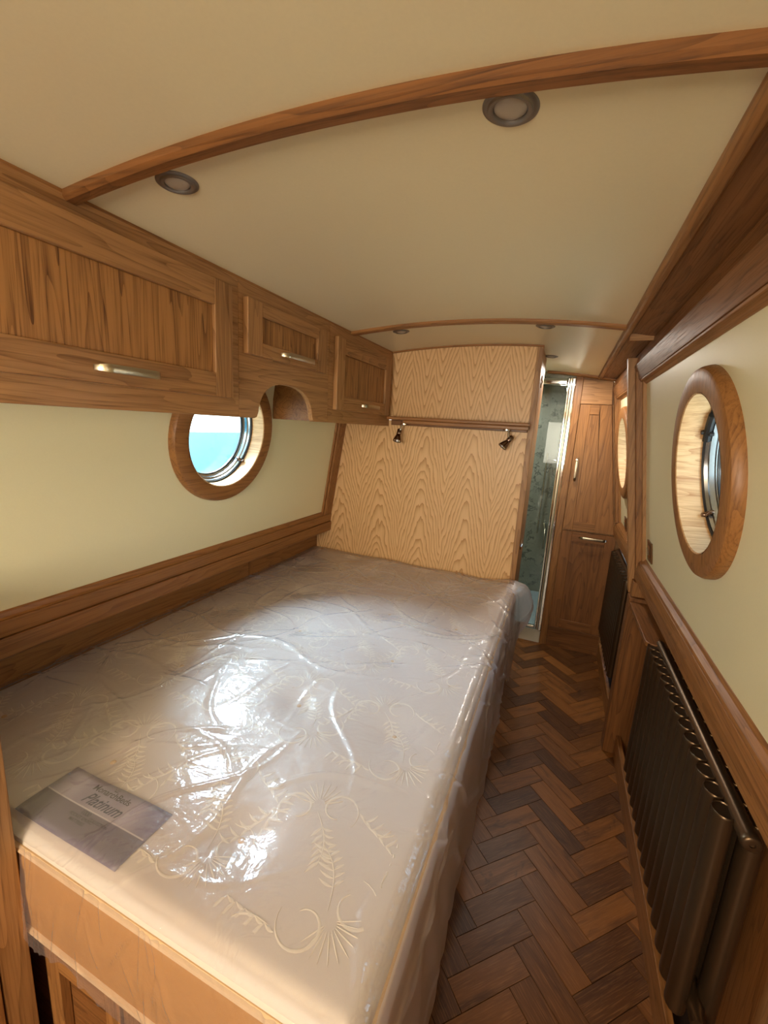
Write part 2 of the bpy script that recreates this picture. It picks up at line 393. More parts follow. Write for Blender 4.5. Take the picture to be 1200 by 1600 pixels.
# lining panel with a round hole, lying in an inclined plane x = f(z)
def holed_wall(name, f, y0, y1, z0, z1, holes, mat, out, label):
    bm = bmesh.new(); holes = sorted(holes); edges = [y0]
    for (a, _, _), (b, _, _) in zip(holes, holes[1:]): edges.append((a+b)/2)
    edges.append(y1)
    def P(y, z, d): return (f(z)+d, y, z+H)
    for i, (hy, hz, hr) in enumerate(holes):
        a, b = edges[i], edges[i+1]
        angs = [2*PI*k/64 for k in range(64)] + [math.atan2(zz-hz, yy-hy) % (2*PI) for yy in (a, b) for zz in (z0, z1)]
        angs = sorted(set(angs))
        for d in (0, out):
            inner, outer = [], []
            for t in angs:
                c, s = math.cos(t), math.sin(t); L = min((((b if c > 0 else a)-hy)/c) if abs(c) > 1e-9 else 9e9, (((z1 if s > 0 else z0)-hz)/s) if abs(s) > 1e-9 else 9e9)
                inner.append(bm.verts.new(P(hy+c*hr, hz+s*hr, d))); outer.append(bm.verts.new(P(hy+c*L, hz+s*L, d)))
            n = len(angs)
            for k in range(n): bm.faces.new((inner[k], inner[(k+1) % n], outer[(k+1) % n], outer[k]))
            if d == 0: first = outer
            else:
                for k in range(n): bm.faces.new((first[k], first[(k+1) % n], outer[(k+1) % n], outer[k]))
    return struct(finish(name, bm, mat), label, 'wall')
PZ = -0.07
wall_left = holed_wall('wall_left', LW, Y0, YB+0.02, -0.60, 0.36, [(-0.75, PZ, 0.2), (1.305, PZ, 0.2)], cream, -0.06, 'cream wall lining above the bed with a porthole in it')
wall_right = holed_wall('wall_right', RW, Y0, YE+0.02, -0.60, 0.30, [(-0.35, PZ, 0.2), (1.285, PZ, 0.2), (2.78, PZ, 0.2)], cream, 0.06, 'cream wall lining of the walkway side with two portholes')

def porthole(name, f, yc, side, label):
    """side -1 left wall (opens towards -x), +1 right wall"""
    o = Vector((f(PZ), yc, PZ)); sl = (f(0.1)-f(-0.1))/0.2
    tz = Vector((sl, 0, 1)).normalized(); inward = Vector((-side, 0, 0)); inward = (inward - tz*inward.dot(tz)).normalized()
    root = empty_struct(name, label, 'window', o)
    ring = [(0.200, -0.002), (0.1975, 0.006), (0.1975, 0.020), (0.200, 0.0255), (0.206, 0.027), (0.246, 0.027), (0.254, 0.024), (0.2585, 0.016), (0.260, 0.004), (0.260, -0.004)]
    a = lathe('porthole_ring', ring, o, inward, moak['Y'] if side < 0 else moak['Z'], root, 72)
    rev = [(0.1990, 0.0262), (0.1955, 0.0240), (0.1955, 0.010), (0.2000, -0.060), (0.2000, -0.100), (0.26, -0.100), (0.26, -0.062)]
    lathe('reveal', rev, o, inward, lit_oak, root, 72)
    lathe('seal', [(0.1995, -0.036), (0.192, -0.035), (0.190, -0.040), (0.1995, -0.041)], o, inward, black, root, 72)
    lathe('window_frame', [(0.1993, -0.041), (0.188, -0.040), (0.186, -0.048), (0.180, -0.050), (0.179, -0.062), (0.173, -0.064), (0.172, -0.078), (0.1993, -0.080)], o, inward, alu, root, 72)
    lathe('gasket', [(0.1725, -0.066), (0.168, -0.067), (0.168, -0.073), (0.1725, -0.074)], o, inward, black, root, 72)
    lathe('glass_pane', [(0.0, -0.0665), (0.171, -0.0665), (0.171, -0.0715), (0.0, -0.0715)], o, inward, pane_m, root, 64)
    for ang in ((-38,) if side < 0 else (-42, 32)):
        t = math.radians(ang); p = o + Vector((0, 1, 0))*math.cos(t)*0.19 + tz*math.sin(t)*0.19 + inward*(-0.037)
        q = o + Vector((0, 1, 0))*math.cos(t)*0.176 + tz*math.sin(t)*0.176 + inward*(-0.045)
        ct = tube('window_catch', [p+inward*0.012, p, q, q+inward*-0.006], [0.006, 0.008, 0.006, 0.005], black if ang > 0 else dark_chrome, root, 10)
        if ang > 0:
            bmx = bmesh.new(); t2 = [o + Vector((0, 1, 0))*math.cos(math.radians(d))*0.187 + tz*math.sin(math.radians(d))*0.187 + inward*(-0.040) for d in range(24, 54, 3)]
            bm_tube(bmx, t2, 0.010, 8); finish('hinge_block', bmx, black, root, smooth=True)
    return root
porthole('window_1', LW, 1.305, -1, 'round porthole above the bed, half hidden by the cabinet fascia')
porthole('window_2', RW, 1.285, 1, 'large round porthole on the right wall above the near radiator')
porthole('window_3', RW, 2.78, 1, 'round porthole beyond the oak post on the right wall')
porthole('window_4', LW, -0.75, -1, 'round porthole on the left wall behind the photographer')
porthole('window_5', RW, -0.35, 1, 'round porthole on the right wall behind the photographer')

# far bulkhead behind the head of the bed
wf = empty_struct('wall_far', 'pale ash veneered headboard wall with arched grain', 'wall', (-0.7, YB+0.015, -1.5))
box('lower_panel', -1.40, -0.172, YB, YB+0.03, -1.5, 0.035, ash_lo, wf, 0)
n = 20; xs = [-1.2 + (1.2-0.172)*i/n for i in range(n+1)]
prism('upper_panel', [(-1.2, 0.036)] + [(-0.172, 0.036)] + [(x, zc(x)+0.01) for x in xs[::-1]], YB, YB+0.03, ash_up, wf, bevel=0)
box('edge_post', -0.172, -0.144, YB-0.006, YB+0.034, -1.5, 0.42, oak['Z'], wf)
# side wall of the shower lobby
wl = empty_struct('wall_lobby', 'oak side panel running back beside the shower entrance', 'wall', (-0.16, 2.45, -1.5))
box('side_panel', -0.185, -0.149, YB+0.034, 2.66, -1.5, 0.43, oak['Z'], wl)
for zz in (0.27, -0.60):
    tube('catch_plate', [(-0.1475, 2.42, zz+0.03), (-0.146, 2.41, zz+0.01), (-0.143, 2.435, zz), (-0.146, 2.41, zz-0.012), (-0.1475, 2.42, zz-0.03)], 0.0035, chrome, wl, 8)
# wall behind the photographer with a doorway
wn_ = empty_struct('wall_near', 'cream end wall behind the photographer', 'wall', (-0.4, Y0, -1.5))
box('left_panel', -1.40, -1.0, Y0-0.03, Y0, -1.5, 0.40, cream, wn_)
box('right_panel', 0.2, 0.62, Y0-0.03, Y0, -1.5, 0.40, cream, wn_)
box('lintel_panel', -1.0, 0.2, Y0-0.03, Y0, 0.25, 0.46, cream, wn_)

struct(box('light_block_door', -0.999, 0.199, Y0-0.028, Y0-0.004, -1.5, 0.249, oak['Z']), 'unseen oak door behind the photographer, added to block sky light', 'door')  # added out of view to keep sky light off the near mattress
# left wall woodwork (trim), profile relative to the wall
def LT(z): return LW(z)
t = empty_struct('trim_5', 'oak frame moulding along the left wall above the bed', 'trim', (-1.27, 0.3, -0.55))
prism('bead', [(-1.30, -0.522), (-1.2725, -0.522), (-1.268, -0.526), (-1.264, -0.538), (-1.258, -0.5425), (-1.30, -0.5425)], Y0, YB, moak['Y'], t)
prism('gunwale_board', [(-1.33, -0.5435), (-1.2545, -0.5435), (-1.2615, -0.5895), (-1.33, -0.5895)], Y0, YB, moak['Y'], t)
prism('lower_board', [(-1.42, -0.5915), (-1.2555, -0.5915), (-1.2575, -0.644), (-1.262, -0.650), (-1.42, -0.650)], Y0, YB, moak['Y'], t)
t = empty_struct('trim_6', 'upright oak frame moulding where left wall meets the headboard wall', 'trim', (-1.2, 2.2, -0.3))
d = lambda z, o: LW(z)+o
prism('upright_board', [(LW(-0.5435)-0.03, -0.5435), (LW(-0.5435)+0.0185, -0.5435), (LW(0.02)+0.0185, 0.02), (LW(0.02)-0.03, 0.02)], 2.172, YB, moak['Z'], t)
prism('bead', [(LW(-0.53)-0.01, -0.53), (LW(-0.53)+0.010, -0.53), (LW(0.02)+0.010, 0.02), (LW(0.02)-0.01, 0.02)], 2.156, 2.172, moak['Z'], t)
wll = empty_struct('wall_left_lower', 'oak lining board below the left gunwale, against the mattress', 'wall', (-1.37, 0.3, -1.5))
box('lining_panel', -1.40, -1.353, Y0, 1.610, -1.5, -0.648, moak['Y'], wll)
box('lining_panel', -1.40, -1.353, 1.614, YB, -1.5, -0.648, moak['Y'], wll)
box('joint_strip', -1.353, -1.3505, 1.614, 1.64, -0.80, -0.650, moak['Z'], wll)

# right wall woodwork
t = empty_struct('trim_7', 'long oak cornice and sloping boards along the right ceiling edge', 'trim', (0.2, 0.8, 0.36))
prism('cornice', [(0.146, 0.41), (0.147, 0.378), (0.150, 0.370), (0.156, 0.367), (0.168, 0.368), (0.174, 0.375), (0.174, 0.41)], Y0, YE, moak['Y'], t)
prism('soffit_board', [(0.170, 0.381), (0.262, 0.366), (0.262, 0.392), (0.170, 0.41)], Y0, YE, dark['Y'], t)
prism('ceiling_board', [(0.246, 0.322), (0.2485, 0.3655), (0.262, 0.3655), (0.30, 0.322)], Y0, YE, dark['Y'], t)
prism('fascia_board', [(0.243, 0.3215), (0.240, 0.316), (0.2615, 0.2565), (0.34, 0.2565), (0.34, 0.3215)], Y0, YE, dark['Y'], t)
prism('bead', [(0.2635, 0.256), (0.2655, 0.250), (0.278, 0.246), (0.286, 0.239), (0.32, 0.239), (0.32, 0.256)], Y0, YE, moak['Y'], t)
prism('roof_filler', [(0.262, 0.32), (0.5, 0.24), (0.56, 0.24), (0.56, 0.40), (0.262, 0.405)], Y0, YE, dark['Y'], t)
box('batten', 0.172, 0.250, 1.850, 1.862, 0.355, 0.381, oak['X'], t)
t = empty_struct('trim_8', 'oak gunwale moulding below the cream panel on the right', 'trim', (0.4, 0.8, -0.57))
prism('bead', [(0.44, -0.515), (0.404, -0.515), (0.398, -0.524), (0.386, -0.533), (0.383, -0.540), (0.44, -0.540)], Y0, YE, moak['Y'], t)
prism('gunwale_board', [(0.44, -0.5405), (0.3815, -0.5405), (0.3775, -0.572), (0.379, -0.590), (0.44, -0.590)], Y0, YE, moak['Y'], t)
prism('lower_board', [(0.52, -0.5905), (0.3805, -0.5905), (0.382, -0.622), (0.387, -0.629), (0.52, -0.629)], Y0, YE, moak['Y'], t)
# upright post between the two right wall panels
t = empty_struct('trim_9', 'upright oak post dividing the two right wall panels', 'trim', (0.3, 2.21, -0.2))
g1 = lambda z, o: (RW(z)-o, z)
prism('post_face', [g1(-0.70, 0.062), g1(0.352, 0.062), g1(0.352, 0.0), g1(-0.70, 0.0)], 2.205, 2.245, oak['Z'], t)
prism('side_board', [g1(-0.62, 0.036), g1(0.29, 0.036), g1(0.29, -0.01), g1(-0.62, -0.01)], 2.165, 2.205, moak['Z'], t)
prism('bead', [g1(-0.53, 0.014), g1(0.25, 0.014), g1(0.25, -0.01), g1(-0.53, -0.01)], 2.145, 2.165, oak['Z'], t)
prism('bead', [g1(-0.53, 0.014), g1(0.25, 0.014), g1(0.25, -0.01), g1(-0.53, -0.01)], 2.245, 2.262, oak['Z'], t)
t = empty_struct('trim_10', 'upright oak frame moulding beside the tall cupboard', 'trim', (0.3, 3.1, -0.2))
prism('upright_board', [g1(-0.53, 0.030), g1(0.35, 0.030), g1(0.35, -0.01), g1(-0.53, -0.01)], 3.085, YE-0.001, moak['Z'], t)
prism('bead', [g1(-0.53, 0.012), g1(0.25, 0.012), g1(0.25, -0.01), g1(-0.53, -0.01)], 3.065, 3.085, moak['Z'], t)
# lower wall behind the radiators, partition and ledge
wrl = struct(box('wall_right_lower', 0.505, 0.55, Y0, YE, -1.5, -0.55, dark['Z']), 'dark oak lining behind the radiators', 'wall')
part = empty_struct('trim_11', 'oak partition and boxing between the two radiators', 'trim', (0.43, 1.95, -1.5))
box('partition_panel', 0.368, 0.505, 2.13, 2.20, -1.5, -0.70, dark['Z'], part)
box('upper_block', 0.376, 0.505, 2.15, 2.235, -0.699, -0.6295, moak['Z'], part)
bm = bmesh.new(); arc = [(0.37+0.03-0.03*math.cos(a*PI/2/6), 1.695+0.03-0.03*math.sin(a*PI/2/6)) for a in range(7)]
bm_prism(bm, arc + [(0.505, 1.695), (0.505, 2.129), (0.37, 2.129)], -0.734, -0.716, 'Z'); finish('ledge', bm, dark['Y'], part, bevel=0.002)
bs = empty_struct('baseboard_right', 'low oak skirting under the radiators', 'baseboard', (0.42, 1.0, -1.5))
box('skirting_board', 0.415, 0.435, Y0, 2.129, -1.5, -1.395, moak['Y'], bs)
box('skirting_board', 0.405, 0.425, 2.201, 3.139, -1.5, -1.395, moak['Y'], bs)

# ---------------------------------------------------------------- handles and doors
def bow_handle(parent, p0, p1, nrm, mat=nickel, w=0.017):
    """flat bowed strap handle from p0 to p1 standing proud along nrm"""
    p0, p1, nrm = Vector(p0), Vector(p1), Vector(nrm).normalized(); ax = (p1-p0).normalized(); wd = ax.cross(nrm)
    L = (p1-p0).length; bm = bmesh.new(); n = 24; rings = []
    for i in range(n+1):
        t_ = i/n; s = min(t_, 1-t_); hgt = 0.003 + 0.020*min(1, s*L/0.018)**0.6 + 0.004*math.sin(PI*t_); ww = w*(0.62+0.38*min(1, s/0.10))
        c = p0 + ax*L*t_ + nrm*hgt + Vector((0, 0, H))
        rings.append([bm.verts.new(c + wd*a*ww/2 + nrm*b*0.002) for a, b in ((-1, -1), (-1, 1), (-0.5, 1.5), (0.5, 1.5), (1, 1), (1, -1))])
    for A, B in zip(rings, rings[1:]):
        for j in range(6): bm.faces.new((A[j], A[(j+1) % 6], B[(j+1) % 6], B[j]))
    bm.faces.new(rings[0]); bm.faces.new(rings[-1][::-1])
    return finish('handle', bm, mat, parent, smooth=True)

def shaker_door(parent, plane, a0, a1, z0, z1, st, rl_t, rl_b, front, back, axis, mats, pm):
    """axis 'X': door in the y-z plane, front face at x=front; axis 'Y': door in x-z plane, front face at y=front"""
    door = bpy.data.objects.new('door', None); C.objects.link(door); door.parent = parent
    door.location = Vector(((front, (a0+a1)/2, z0+H) if axis == 'X' else ((a0+a1)/2, front, z0+H))) - parent.location
    def bx_(nm, b0, b1, c0, c1, f, bk, mat):
        lo, hi = min(f, bk), max(f, bk)
        o = box(nm, *((lo, hi, b0, b1) if axis == 'X' else (b0, b1, lo, hi)), c0, c1, mat, None, 0.002)
        o.parent = door; o.location = -(parent.location + door.location); return o
    bx_('stile', a0, a0+st, z0, z1, front, back, mats['Z']); bx_('stile', a1-st, a1, z0, z1, front, back, mats['Z'])
    h = 'Y' if axis == 'X' else 'X'
    bx_('rail', a0+st, a1-st, z1-rl_t, z1, front-(front-back)*0.02, back, mats[h]); bx_('rail', a0+st, a1-st, z0, z0+rl_b, front-(front-back)*0.02, back, mats[h])
    bx_('door_panel', a0+st, a1-st, z0+rl_b, z1-rl_t, front-(front-back)*0.5, back, pm)
    return door

# overhead cupboards on the left
XF, XD = -0.912, -0.892
grp = 'overhead oak cupboards along the left wall'
def cab(label, y0, y1, zb, d0, d1, dz0, dz1, st, rt_, rb, h0, h1, hz, fascia=None, sidez=None):
    r = thing('overhead_cupboard', label, 'cupboard', (-1.05, (y0+y1)/2, zb), grp)
    bm = bmesh.new(); bm_box(bm, LW(zb)+0.012, XF-0.02, y0+0.001, y0+0.018, zb, 0.36); bm_box(bm, LW(zb)+0.012, XF-0.02, y1-0.018, y1-0.001, zb, 0.36)
    bm_box(bm, LW(zb)+0.006, XF-0.02, y0+0.018, y1-0.018, zb, zb+0.015)
    finish('carcass', bm, moak['Y'], r)
    top = 0.388
    if fascia is None: fascia = [(y0, 0.0), (y1, 0.0), (y1, top), (y0, top)]
    prism('front_frame', fascia, XF-0.02, XF, oak['Y'], r, 'X')
    dr = shaker_door(r, None, d0, d1, dz0, dz1, st, rt_, rb, XD, XF+0.0005, 'X', oak, panel_oak)
    hd = bow_handle(r, (XD, h0, hz), (XD, h1, hz), (1, 0, 0)); hd.parent = dr; hd.location = -(r.location+dr.location)
    return r
cab('large oak overhead cupboard nearest the camera with wide single door', -0.35, 1.045, 0.002, -0.30, 1.000, 0.052, 0.352, 0.065, 0.065, 0.063, 0.600, 0.750, 0.082)
arch = []
for i in range(25):
    a = PI*i/24; c = -math.cos(a)
    arch.append((1.295+0.160*math.copysign(abs(c)**0.8, c)*1.0, 0.0+0.118*math.sin(a)**0.85))
fas = [(1.046, 0.0), (1.118, 0.0), (1.128, 0.004)] + [p for p in arch[1:-1]] + [(1.462, 0.004), (1.470, 0.0), (1.569, 0.0), (1.569, 0.388), (1.046, 0.388)]
cab('small oak overhead cupboard above the arched cut-out by the porthole', 1.046, 1.569, 0.15, 1.064, 1.520, 0.187, 0.343, 0.067, 0.040, 0.040, 1.222, 1.408, 0.209, fascia=fas)
cab('oak overhead cupboard in the corner against the headboard wall', 1.570, 2.248, 0.002, 1.607, 2.190, 0.054, 0.345, 0.066, 0.062, 0.060, 1.845, 2.022, 0.085)
struct(prism('trim_12', [(XF-0.03, 0.386), (XF+0.001, 0.386), (XF+0.001, 0.398), (XF-0.03, 0.398)], Y0, YB-0.001, moak['Y']), 'thin oak strip between cupboards and ceiling', 'trim')

# ---------------------------------------------------------------- tall cupboard at the end of the walkway
FY = 3.14
tcup = thing('tall_cupboard', 'tall oak cupboard with two doors facing down the walkway', 'cupboard', (0.25, 3.3, -1.5))
bm = bmesh.new()
bm_prism(bm, [(0.022, -1.5), (0.50, -1.5), (0.50, -0.55), (RW(-0.55)-0.002, -0.55), (RW(0.3)-0.004, 0.30), (0.24, 0.37), (0.022, 0.40)], FY+0.02, 3.6)
finish('carcass', bm, oak['Z'], tcup)
bm = bmesh.new(); bm_prism(bm, [(0.022, -1.5), (0.066, -1.5), (0.066, 0.402), (0.022, 0.402)], FY, FY+0.02); finish('left_stile', bm, moak['Z'], tcup, bevel=0.0015)
prism('top_rail', [(0.067, 0.216), (0.252, 0.216), (0.238, 0.36), (0.067, 0.372)], FY+0.001, FY+0.02, oak['X'], tcup)
prism('plinth', [(0.067, -1.5), (0.404, -1.5), (0.404, -1.352), (0.067, -1.352)], FY+0.001, FY+0.02, dark['X'], tcup)
prism('right_stile', [(0.253, 0.215), (0.262, 0.215), (0.400, -0.63), (0.386, -0.63)], FY+0.001, FY+0.02, oak['Z'], tcup)
def poly_door(pts, inner, hnd, mats):
    door = bpy.data.objects.new('door', None); C.objects.link(door); door.parent = tcup
    door.location = Vector((pts[0][0], FY-0.012, pts[0][1]+H)) - tcup.location
    def add(nm, poly, y0, mat, bev=0.0018):
        o = prism(nm, poly, y0, FY, mat, None, bevel=bev); o.parent = door; o.location = -(tcup.location+door.location)
    a, b, c, d_ = pts; A, B, Cc, D = inner    # BL BR TR TL
    add('stile', [a, (A[0], a[1]), (D[0], d_[1]), d_], FY-0.012, mats['Z'])
    add('stile', [(B[0], b[1]), b, c, (Cc[0], c[1])], FY-0.012, mats['Z'])
    add('rail', [(A[0], a[1]), (B[0], b[1]), B, A], FY-0.0115, mats['X'])
    add('rail', [D, Cc, (Cc[0], c[1]), (D[0], d_[1])], FY-0.0115, mats['X'])
    add('door_panel', [A, B, Cc, D], FY-0.005, mats['Z'], 0)
    h = bow_handle(tcup, *hnd, (0, -1, 0)); h.parent = door; h.location = -(tcup.location+door.location)
poly_door([(0.069, -0.622), (0.384, -0.622), (0.251, 0.212), (0.069, 0.212)], [(0.130, -0.562), (0.268, -0.562), (0.186, 0.150), (0.130, 0.150)], ((0.097, FY-0.012, -0.290), (0.097, FY-0.012, -0.130)), moak)
poly_door([(0.069, -1.345), (0.402, -1.345), (0.402, -0.632), (0.069, -0.632)], [(0.134, -1.278), (0.340, -1.278), (0.340, -0.700), (0.134, -0.700)], ((0.178, FY-0.012, -0.666), (0.350, FY-0.012, -0.666)), dark)

# ---------------------------------------------------------------- shower
struct(box('wall_shower_far', -0.95, 0.022, 3.97, 4.02, -1.5, 0.46, marble_m, bevel=0), 'grey green marbled shower wall', 'wall')
struct(box('wall_shower_left', -1.0, -0.95, 2.67, 4.02, -1.5, 0.46, marble_m, bevel=0), 'marbled side wall of the shower', 'wall')
struct(box('wall_lobby_far', -1.0, -0.186, 2.66, 2.68, -1.5, 0.46, cream, bevel=0), 'cream partition beside the shower lobby', 'wall')
struct(box('wall_shower_right', 0.022, 0.05, 3.60, 4.02, -1.5, 0.46, marble_m, bevel=0), 'marbled right wall of the shower', 'wall')
sh = thing('shower_enclosure', 'chrome framed glass shower enclosure beside the tall cupboard', 'shower', (-0.4, 3.3, -1.5))
box('tray', -0.95, 0.020, 3.175, 3.965, -1.47, -1.40, tray_m, sh, 0.004)
box('tray_rim', -0.95, 0.020, 3.150, 3.175, -1.47, -1.385, tray_m, sh, 0.003)
box('step_strip', -0.95, 0.020, 3.141, 3.1495, -1.412, -1.402, white_m, sh)
box('step_riser', -0.95, 0.020, 3.142, 3.1498, -1.5, -1.413, white_m, sh)
box('wall_post', 0.001, 0.021, 3.125, 3.149, -1.40, 0.376, chrome, sh, 0.004)
box('post_channel', -0.012, 0.000, 3.135, 3.149, -1.40, 0.376, nickel, sh, 0.002)
box('door_stile', -0.027, -0.0125, 3.122, 3.149, -1.385, 0.376, chrome, sh, 0.005)
box('head_rail', -0.95, -0.028, 3.125, 3.149, 0.336, 0.362, chrome, sh, 0.005)
box('sill_rail', -0.95, -0.028, 3.125, 3.149, -1.384, -1.368, chrome, sh, 0.003)
box('glass_door', -0.95, -0.028, 3.134, 3.140, -1.367, 0.335, shower_glass, sh, 0)
tube('riser_rail', [(-0.115, 3.93, -0.15), (-0.115, 3.93, -0.85)], 0.008, chrome, sh)
tube('shower_arm', [(-0.115, 3.965, -0.20), (-0.115, 3.93, -0.20), (-0.05, 3.90, -0.20), (-0.03, 3.89, -0.21)], 0.007, chrome, sh)
tube('hand_shower', [(-0.065, 3.965, -0.76), (-0.065, 3.92, -0.76), (-0.055, 3.90, -0.80), (-0.05, 3.90, -0.98)], [0.018, 0.016, 0.010, 0.007], chrome, sh)
struct(box('trim_13', -0.95, 0.021, 3.148, 3.165, 0.377, 0.45, marble_m), 'narrow marbled strip above the shower door', 'trim')

# ---------------------------------------------------------------- headboard shelf and reading lamps
shf = thing('headboard_shelf', 'narrow oak shelf across the headboard wall', 'shelf', (-0.55, 2.2, 0.03))
box('shelf_board', -0.890, -0.163, 2.155, YB-0.001, 0.036, 0.052, moak['X'], shf, 0.004)
box('front_lip', -0.80, -0.163, 2.165, 2.180, 0.018, 0.0355, moak['X'], shf, 0.003)
box('support_batten', -0.889, -0.172, 2.225, YB-0.001, 0.008, 0.0355, dark['X'], shf, 0.002)
def spot(x, label, lean, sx):
    r = thing('reading_lamp', label, 'lamp', (x, 2.19, 0.034), 'chrome reading lamps under the shelf')
    tube('mount', [(x+sx, 2.2015, 0.0350), (x+sx, 2.2015, 0.012)], 0.0185, chrome, r, 24)
    b = Vector((x, 2.19, -0.030)); tube('arm', [(x+sx*0.4, 2.198, 0.014), (x+sx*0.4, 2.191, -0.008), b], [0.0055, 0.0055, 0.007], chrome, r)
    dr = Vector((lean, -0.45, -1)).normalized()
    s0 = b - dr*0.020; q = dr
    lathe('head', [(0.0, 0.0), (0.010, 0.001), (0.0125, 0.006), (0.0125, 0.030), (0.011, 0.032), (0.0145, 0.040), (0.022, 0.062), (0.0235, 0.070), (0.0215, 0.070), (0.0205, 0.063)], s0, q, dark_chrome, r, 28)
    lathe('lens', [(0.0205, 0.066), (0.015, 0.058), (0.006, 0.048), (0.0, 0.047)], s0, q, chrome, r, 24)
spot(-0.826, 'chrome reading lamp under the left end of the shelf, pointing straight down', -0.02, 0.022)
spot(-0.247, 'chrome reading lamp under the right end of the shelf, tilted sideways', -0.75, -0.020)

# ---------------------------------------------------------------- recessed ceiling lights
for x, y, lb in ((-0.12, 0.652, 'large recessed ceiling light beside the near batten, over the walkway side of the bed'), (-0.712, 0.659, 'recessed ceiling light by the near batten above the large cupboard'),
                 (-0.724, 1.865, 'recessed ceiling light above the left side of the headboard wall'), (-0.124, 1.860, 'recessed ceiling light above the right end of the headboard wall'), (-0.122, 2.54, 'recessed ceiling light over the walkway beyond the headboard wall')):
    r = thing('ceiling_light', lb, 'light', (x, y, zc(x)), 'recessed ceiling lights')
    nm = Vector((0.25*(x+0.40), 0, 1)).normalized()*-1
    o = Vector((x, y, zc(x)))
    lathe('bezel', [(0.0, 0.0012), (0.022, 0.0012), (0.0225, 0.004), (0.025, 0.0055), (0.028, 0.0052), (0.030, 0.0028), (0.034, 0.0026), (0.0365, 0.001), (0.037, -0.001)], o, nm, pewter, r, 48)
    lathe('lens', [(0.0, 0.0048), (0.012, 0.0042), (0.020, 0.0028), (0.0215, 0.0013)], o, nm, frost, r, 32)

# ---------------------------------------------------------------- radiators
def radiator(label, y0, n_, dy, xa, xb, zt, zb_, cap_y):
    r = thing('column_radiator', label, 'radiator', ((xa+xb)/2, y0+n_*dy/2, zb_), 'bronze column radiators')
    base = None
    for row, x in ((0, xa), (1, xb)):
        for i in range(n_):
            y = y0+dy*(i+0.5)
            if base is None:
                bm = bmesh.new(); rad = dy*0.44; f = 0.82; seg = 16; rings = []
                zs = [(zb_, 0.80), (zb_+0.004, 0.97), (zb_+0.008, 1.0), (zt-0.006, 1.0), (zt-0.002, 0.985), (zt, 0.93), (zt-0.0025, 0.88)]
                for z, s in zs: rings.append([bm.verts.new((rad*f*s*math.cos(2*PI*k/seg), rad*s*math.sin(2*PI*k/seg), z-zb_)) for k in range(seg)])
                for A, B in zip(rings, rings[1:]):
                    for k in range(seg): bm.faces.new((A[k], A[(k+1) % seg], B[(k+1) % seg], B[k]))
                bm.faces.new(rings[0][::-1]); bm.faces.new(rings[-1])
                me = bpy.data.meshes.new('column'); bmesh.ops.recalc_face_normals(bm, faces=bm.faces); bm.to_mesh(me); bm.free(); me.materials.append(iron)
                me.polygons.foreach_set('use_smooth', [True]*len(me.polygons)); me.set_sharp_from_angle(angle=math.radians(40)); base = me
            o = bpy.data.objects.new('column', base); C.objects.link(o); o.parent = r
            o.location = Vector((x, y, zb_+H)) - r.location
    xm = (xa+xb)/2
    for z in (zt-0.006, zb_+0.045):
        tube('header_pipe', [(xm, y0-0.030, z), (xm, y0+n_*dy+0.01, z)], 0.0165, iron, r, 20)
    lathe('end_plug', [(0.0, 0.0045), (0.005, 0.0045), (0.0055, 0.008), (0.013, 0.008), (0.0155, 0.006), (0.0175, 0.002), (0.0175, -0.006)], (xm, y0-0.030, zt-0.006), (0, -1, 0), iron, r, 28)
    for i in range(2):
        yy = y0+0.12+i*(n_*dy-0.24)
        tube('wall_bracket', [(xb+0.02, yy, zt-0.06), (0.504, yy, zt-0.06)], 0.008, iron, r)
    return r
radiator('large bronze column radiator under the near right porthole', 0.921, 14, 0.0565, 0.393, 0.447, -0.718, -1.240, 0)
radiator('smaller looking bronze column radiator beyond the oak partition', 2.395, 12, 0.0545, 0.393, 0.447, -0.705, -1.255, 0)
vp = thing('radiator_valve', 'small chrome valve and pipe below the far radiator', 'valve', (0.42, 2.36, -1.5))
tube('pipe', [(0.42, 2.34, -1.5), (0.42, 2.34, -1.25)], 0.0075, chrome, vp); tube('valve_head', [(0.40, 2.34, -1.235), (0.44, 2.34, -1.235)], 0.013, chrome, vp); tube('tail_piece', [(0.42, 2.34, -1.235), (0.42, 2.372, -1.213)], 0.009, chrome, vp)

# sockets
def plate(y, z, label):
    r = thing('wall_socket', label, 'socket', (RW(z)-0.003, y, z), 'bronze wall plates below the portholes')
    sl = -0.152
    def sl_box(nm, a0, a1, b0, b1, d0, d1, mat):
        bm = bmesh.new(); bm_prism(bm, [(RW(b0)-d1, b0), (RW(b1)-d1, b1), (RW(b1)-d0, b1), (RW(b0)-d0, b0)], a0, a1); return finish(nm, bm, mat, r, bevel=0.001)
    sl_box('face_plate', y-0.043, y+0.043, z-0.043, z+0.043, 0.0, 0.006, socket_m)
    sl_box('insert', y-0.022, y+0.022, z-0.025, z+0.025, 0.0065, 0.009, dark['Y'])
    sl_box('rocker', y-0.010, y+0.010, z-0.014, z+0.014, 0.0095, 0.013, nickel)
plate(2.03, -0.452, 'bronze wall plate on the near cream panel beside the oak post')
plate(2.80, -0.483, 'small looking bronze wall plate under the far porthole')

